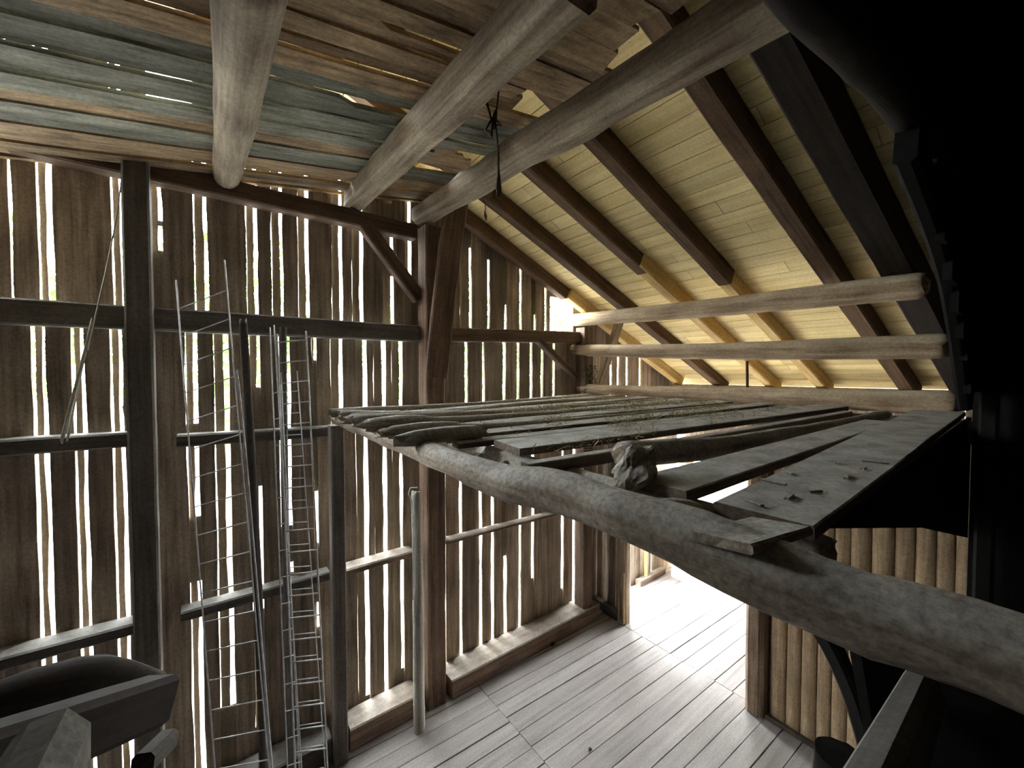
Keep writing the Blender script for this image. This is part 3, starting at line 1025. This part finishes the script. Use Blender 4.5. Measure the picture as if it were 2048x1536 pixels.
# ------------------------------------------------------------------ added black boards at the right, standing in for shade
YP = .25
tie_pts = [at(1545, -10, Y=YP), at(1680, 130, Y=YP), at(1830, 290, Y=YP), at(1960, 480, Y=YP)]
tp = [Vector(p) + Vector((0, 0, .05)) for p in tie_pts]
log('partition_beam', [(-.2, YP, 3.99)] + tp, .03, .045, M_shade, 'rough dark beam along the lower edge of the added dark boards', 'beam', rough=.2)
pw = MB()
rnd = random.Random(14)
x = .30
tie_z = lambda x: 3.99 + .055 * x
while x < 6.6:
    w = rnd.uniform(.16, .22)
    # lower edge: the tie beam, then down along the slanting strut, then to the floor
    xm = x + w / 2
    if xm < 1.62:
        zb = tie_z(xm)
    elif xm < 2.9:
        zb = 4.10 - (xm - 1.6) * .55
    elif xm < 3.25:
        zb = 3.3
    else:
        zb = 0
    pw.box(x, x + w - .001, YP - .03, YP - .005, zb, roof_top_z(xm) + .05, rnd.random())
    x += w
tag(pw.build('wall_right_shade', M_blackZ), kind='structure')
beam('partition_strut', [at(1812, 285, Y=YP), at(1895, 540, Y=YP), at(1932, 800, Y=YP)], .05, .13, M_black, 'dark slanting strut at the left edge of the added dark boards', 'strut', rough=.05)
beam('partition_post', [(3.15, .18, 0), (3.15, .18, 5.0)], .04, .07, M_black, 'faint grey post before the added dark boards at the right', 'post', rough=.05)

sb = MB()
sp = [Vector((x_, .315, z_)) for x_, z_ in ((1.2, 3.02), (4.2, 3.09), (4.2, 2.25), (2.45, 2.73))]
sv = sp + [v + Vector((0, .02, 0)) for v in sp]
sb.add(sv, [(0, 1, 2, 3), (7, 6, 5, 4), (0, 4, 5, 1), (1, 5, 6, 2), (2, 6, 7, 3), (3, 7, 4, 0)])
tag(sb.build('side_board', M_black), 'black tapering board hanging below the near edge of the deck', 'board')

# ------------------------------------------------------------------ near, dark things below the front log
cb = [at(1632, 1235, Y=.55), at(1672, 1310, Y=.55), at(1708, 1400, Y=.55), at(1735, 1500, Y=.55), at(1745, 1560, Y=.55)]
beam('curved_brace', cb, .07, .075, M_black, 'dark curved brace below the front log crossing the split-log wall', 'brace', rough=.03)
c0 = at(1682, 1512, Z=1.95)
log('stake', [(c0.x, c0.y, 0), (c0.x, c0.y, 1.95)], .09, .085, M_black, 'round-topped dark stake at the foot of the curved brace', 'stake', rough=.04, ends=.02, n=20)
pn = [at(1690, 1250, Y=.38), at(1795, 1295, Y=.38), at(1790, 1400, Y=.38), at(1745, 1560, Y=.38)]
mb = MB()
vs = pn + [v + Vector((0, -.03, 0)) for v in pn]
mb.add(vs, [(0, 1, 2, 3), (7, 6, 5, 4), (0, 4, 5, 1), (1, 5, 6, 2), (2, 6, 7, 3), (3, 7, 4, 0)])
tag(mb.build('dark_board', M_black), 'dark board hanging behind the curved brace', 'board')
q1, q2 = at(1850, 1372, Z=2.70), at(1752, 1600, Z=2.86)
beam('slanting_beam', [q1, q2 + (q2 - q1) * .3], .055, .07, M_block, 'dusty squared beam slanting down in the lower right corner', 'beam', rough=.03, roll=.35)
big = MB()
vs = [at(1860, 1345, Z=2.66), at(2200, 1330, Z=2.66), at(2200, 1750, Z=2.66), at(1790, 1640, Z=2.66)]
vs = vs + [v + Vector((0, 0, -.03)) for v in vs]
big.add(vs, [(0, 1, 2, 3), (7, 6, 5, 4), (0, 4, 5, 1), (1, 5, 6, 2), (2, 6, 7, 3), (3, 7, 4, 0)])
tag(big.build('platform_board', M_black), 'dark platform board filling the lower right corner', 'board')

# lower left: dark timbers
log('rough_log', [at(-80, 1460, Y=2.0), at(30, 1402, Y=2.05), at(140, 1362, Y=2.1), at(310, 1376, Y=2.2)], .09, .06, M_dark, 'rough dark log with a hump before the lower left slats', 'log', rough=.18,
    bumps=[(.62, 1.57, .08, .35)])
D.objects['rough_log'].data.materials[0] = M_shade

beam('dark_beam', [at(-120, 1560, Y=1.5), at(310, 1400, Y=2.0)], .14, .16, M_shade, 'dark squared beam below the rough log at the lower left', 'beam', rough=.03, c=.02)
hb = MB()
hp = [(-30, 1560), (25, 1478), (60, 1445), (135, 1415), (182, 1445), (182, 1620), (-30, 1660)]
A_ = [at(px_, py_, Y=1.15) for px_, py_ in hp]
B_ = [v + Vector((-.02, -.5, 0)) for v in A_]
n_ = len(A_)
hb.add(A_ + B_, [tuple(range(n_)), tuple(reversed(range(n_, 2 * n_)))] + [(i, n_ + i, n_ + (i + 1) % n_, (i + 1) % n_) for i in range(n_)])
tag(hb.build('chamfered_block', M_block), 'grey chamfered timber block in the lower left corner', 'timber block')
beam('beam_end', [at(285, 1530, Y=1.6), at(335, 1480, Y=1.7)], .06, .06, M_block, 'small pale beam end beside the timber block', 'beam end')

# ------------------------------------------------------------------ closing walls behind the camera, plus added dark boards for shade
bw = MB()
rnd = random.Random(77)
x = -3.2
while x < 6.7:
    bw.box(x, x + .2, -2.6, -2.57, 0, 8, rnd.random())
    x += .2
tag(bw.build('wall_rear', M_blackZ), kind='structure')
bw = MB()
y = -2.6
while y < 4.0:
    bw.box(-3.0, -2.97, y, y + .2, 0, 8, rnd.random())
    y += .2
tag(bw.build('side_wall_or_blocker', M_blackZ), kind='structure')

bw = MB()  # added near-black wall that darkens the right edge of the view
y = -2.6
while y < .18:
    bw.box(3.3, 3.33, y, min(y + .2, .2), 0, 6, rnd.random())
    y += .2
tag(bw.build('side_wall_or_blocker', M_blackZ), kind='structure')
bw = MB()  # added unseen wall, blocks light from the near end of the log
y = -2.6
while y < 2.5:
    bw.box(-.78, -.75, y, y + .2, 0, 6, rnd.random())
    y += .2
tag(bw.build('side_wall_or_blocker', M_blackZ), kind='structure')
# added near-black lining, puts shade under the roof of the camera's bay
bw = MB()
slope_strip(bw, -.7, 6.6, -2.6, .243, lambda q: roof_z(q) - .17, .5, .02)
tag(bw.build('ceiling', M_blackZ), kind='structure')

# ------------------------------------------------------------------ outside: ground and trees
g = MB()
g.add([(-60, -60, -.5), (80, -60, -.5), (80, 80, -.5), (-60, 80, -.5)], [(0, 1, 2, 3)])
tag(g.build('ground', M_ground), kind='structure')


def tree(x, y, h, R, seed, label):
    e = empty('tree', (x, y, -.5), label, 'tree', 'trees outside the slatted wall')
    rn = random.Random(seed)
    log('tree_trunk', [(x, y, -.5), (x + .1, y, h * .5), (x, y + .1, h)], .16, .06, M_bark, parent=e, rough=.1)
    mb = MB()
    for i in range(3600):
        v = Vector((rn.gauss(0, 1), rn.gauss(0, 1), rn.gauss(0, 1))).normalized() * (rn.random() ** .45)
        if noise.noise(v * 2.2 + Vector((seed, 0, 0))) < -.08:
            continue
        c = Vector((v.x * R, v.y * R, h * .75 + v.z * R * 1.15))
        a = Vector((rn.uniform(-1, 1), rn.uniform(-1, 1), rn.uniform(-1, 1))).normalized() * .09
        b = a.cross(Vector((rn.random(), rn.random(), rn.random()))).normalized() * .05
        mb.add([c - a, c + b, c + a, c - b], [(0, 1, 2, 3)], rn.random())
    o = mb.build('leaves', M_leaf, e)
    o.location = (0, 0, .5)


tree(-2.9, 9.3, 5.6, 1.7, 1, 'leafy green tree glimpsed through the upper left slats')
tree(.2, 8.8, 5.4, 1.75, 2, 'leafy green tree glimpsed behind the wire racks')
tree(4.2, 8.9, 5.5, 1.75, 3, 'leafy green tree glimpsed left of the middle post')
tree(8.4, 9.6, 5.2, 1.9, 4, 'leafy green tree glimpsed right of the middle post')
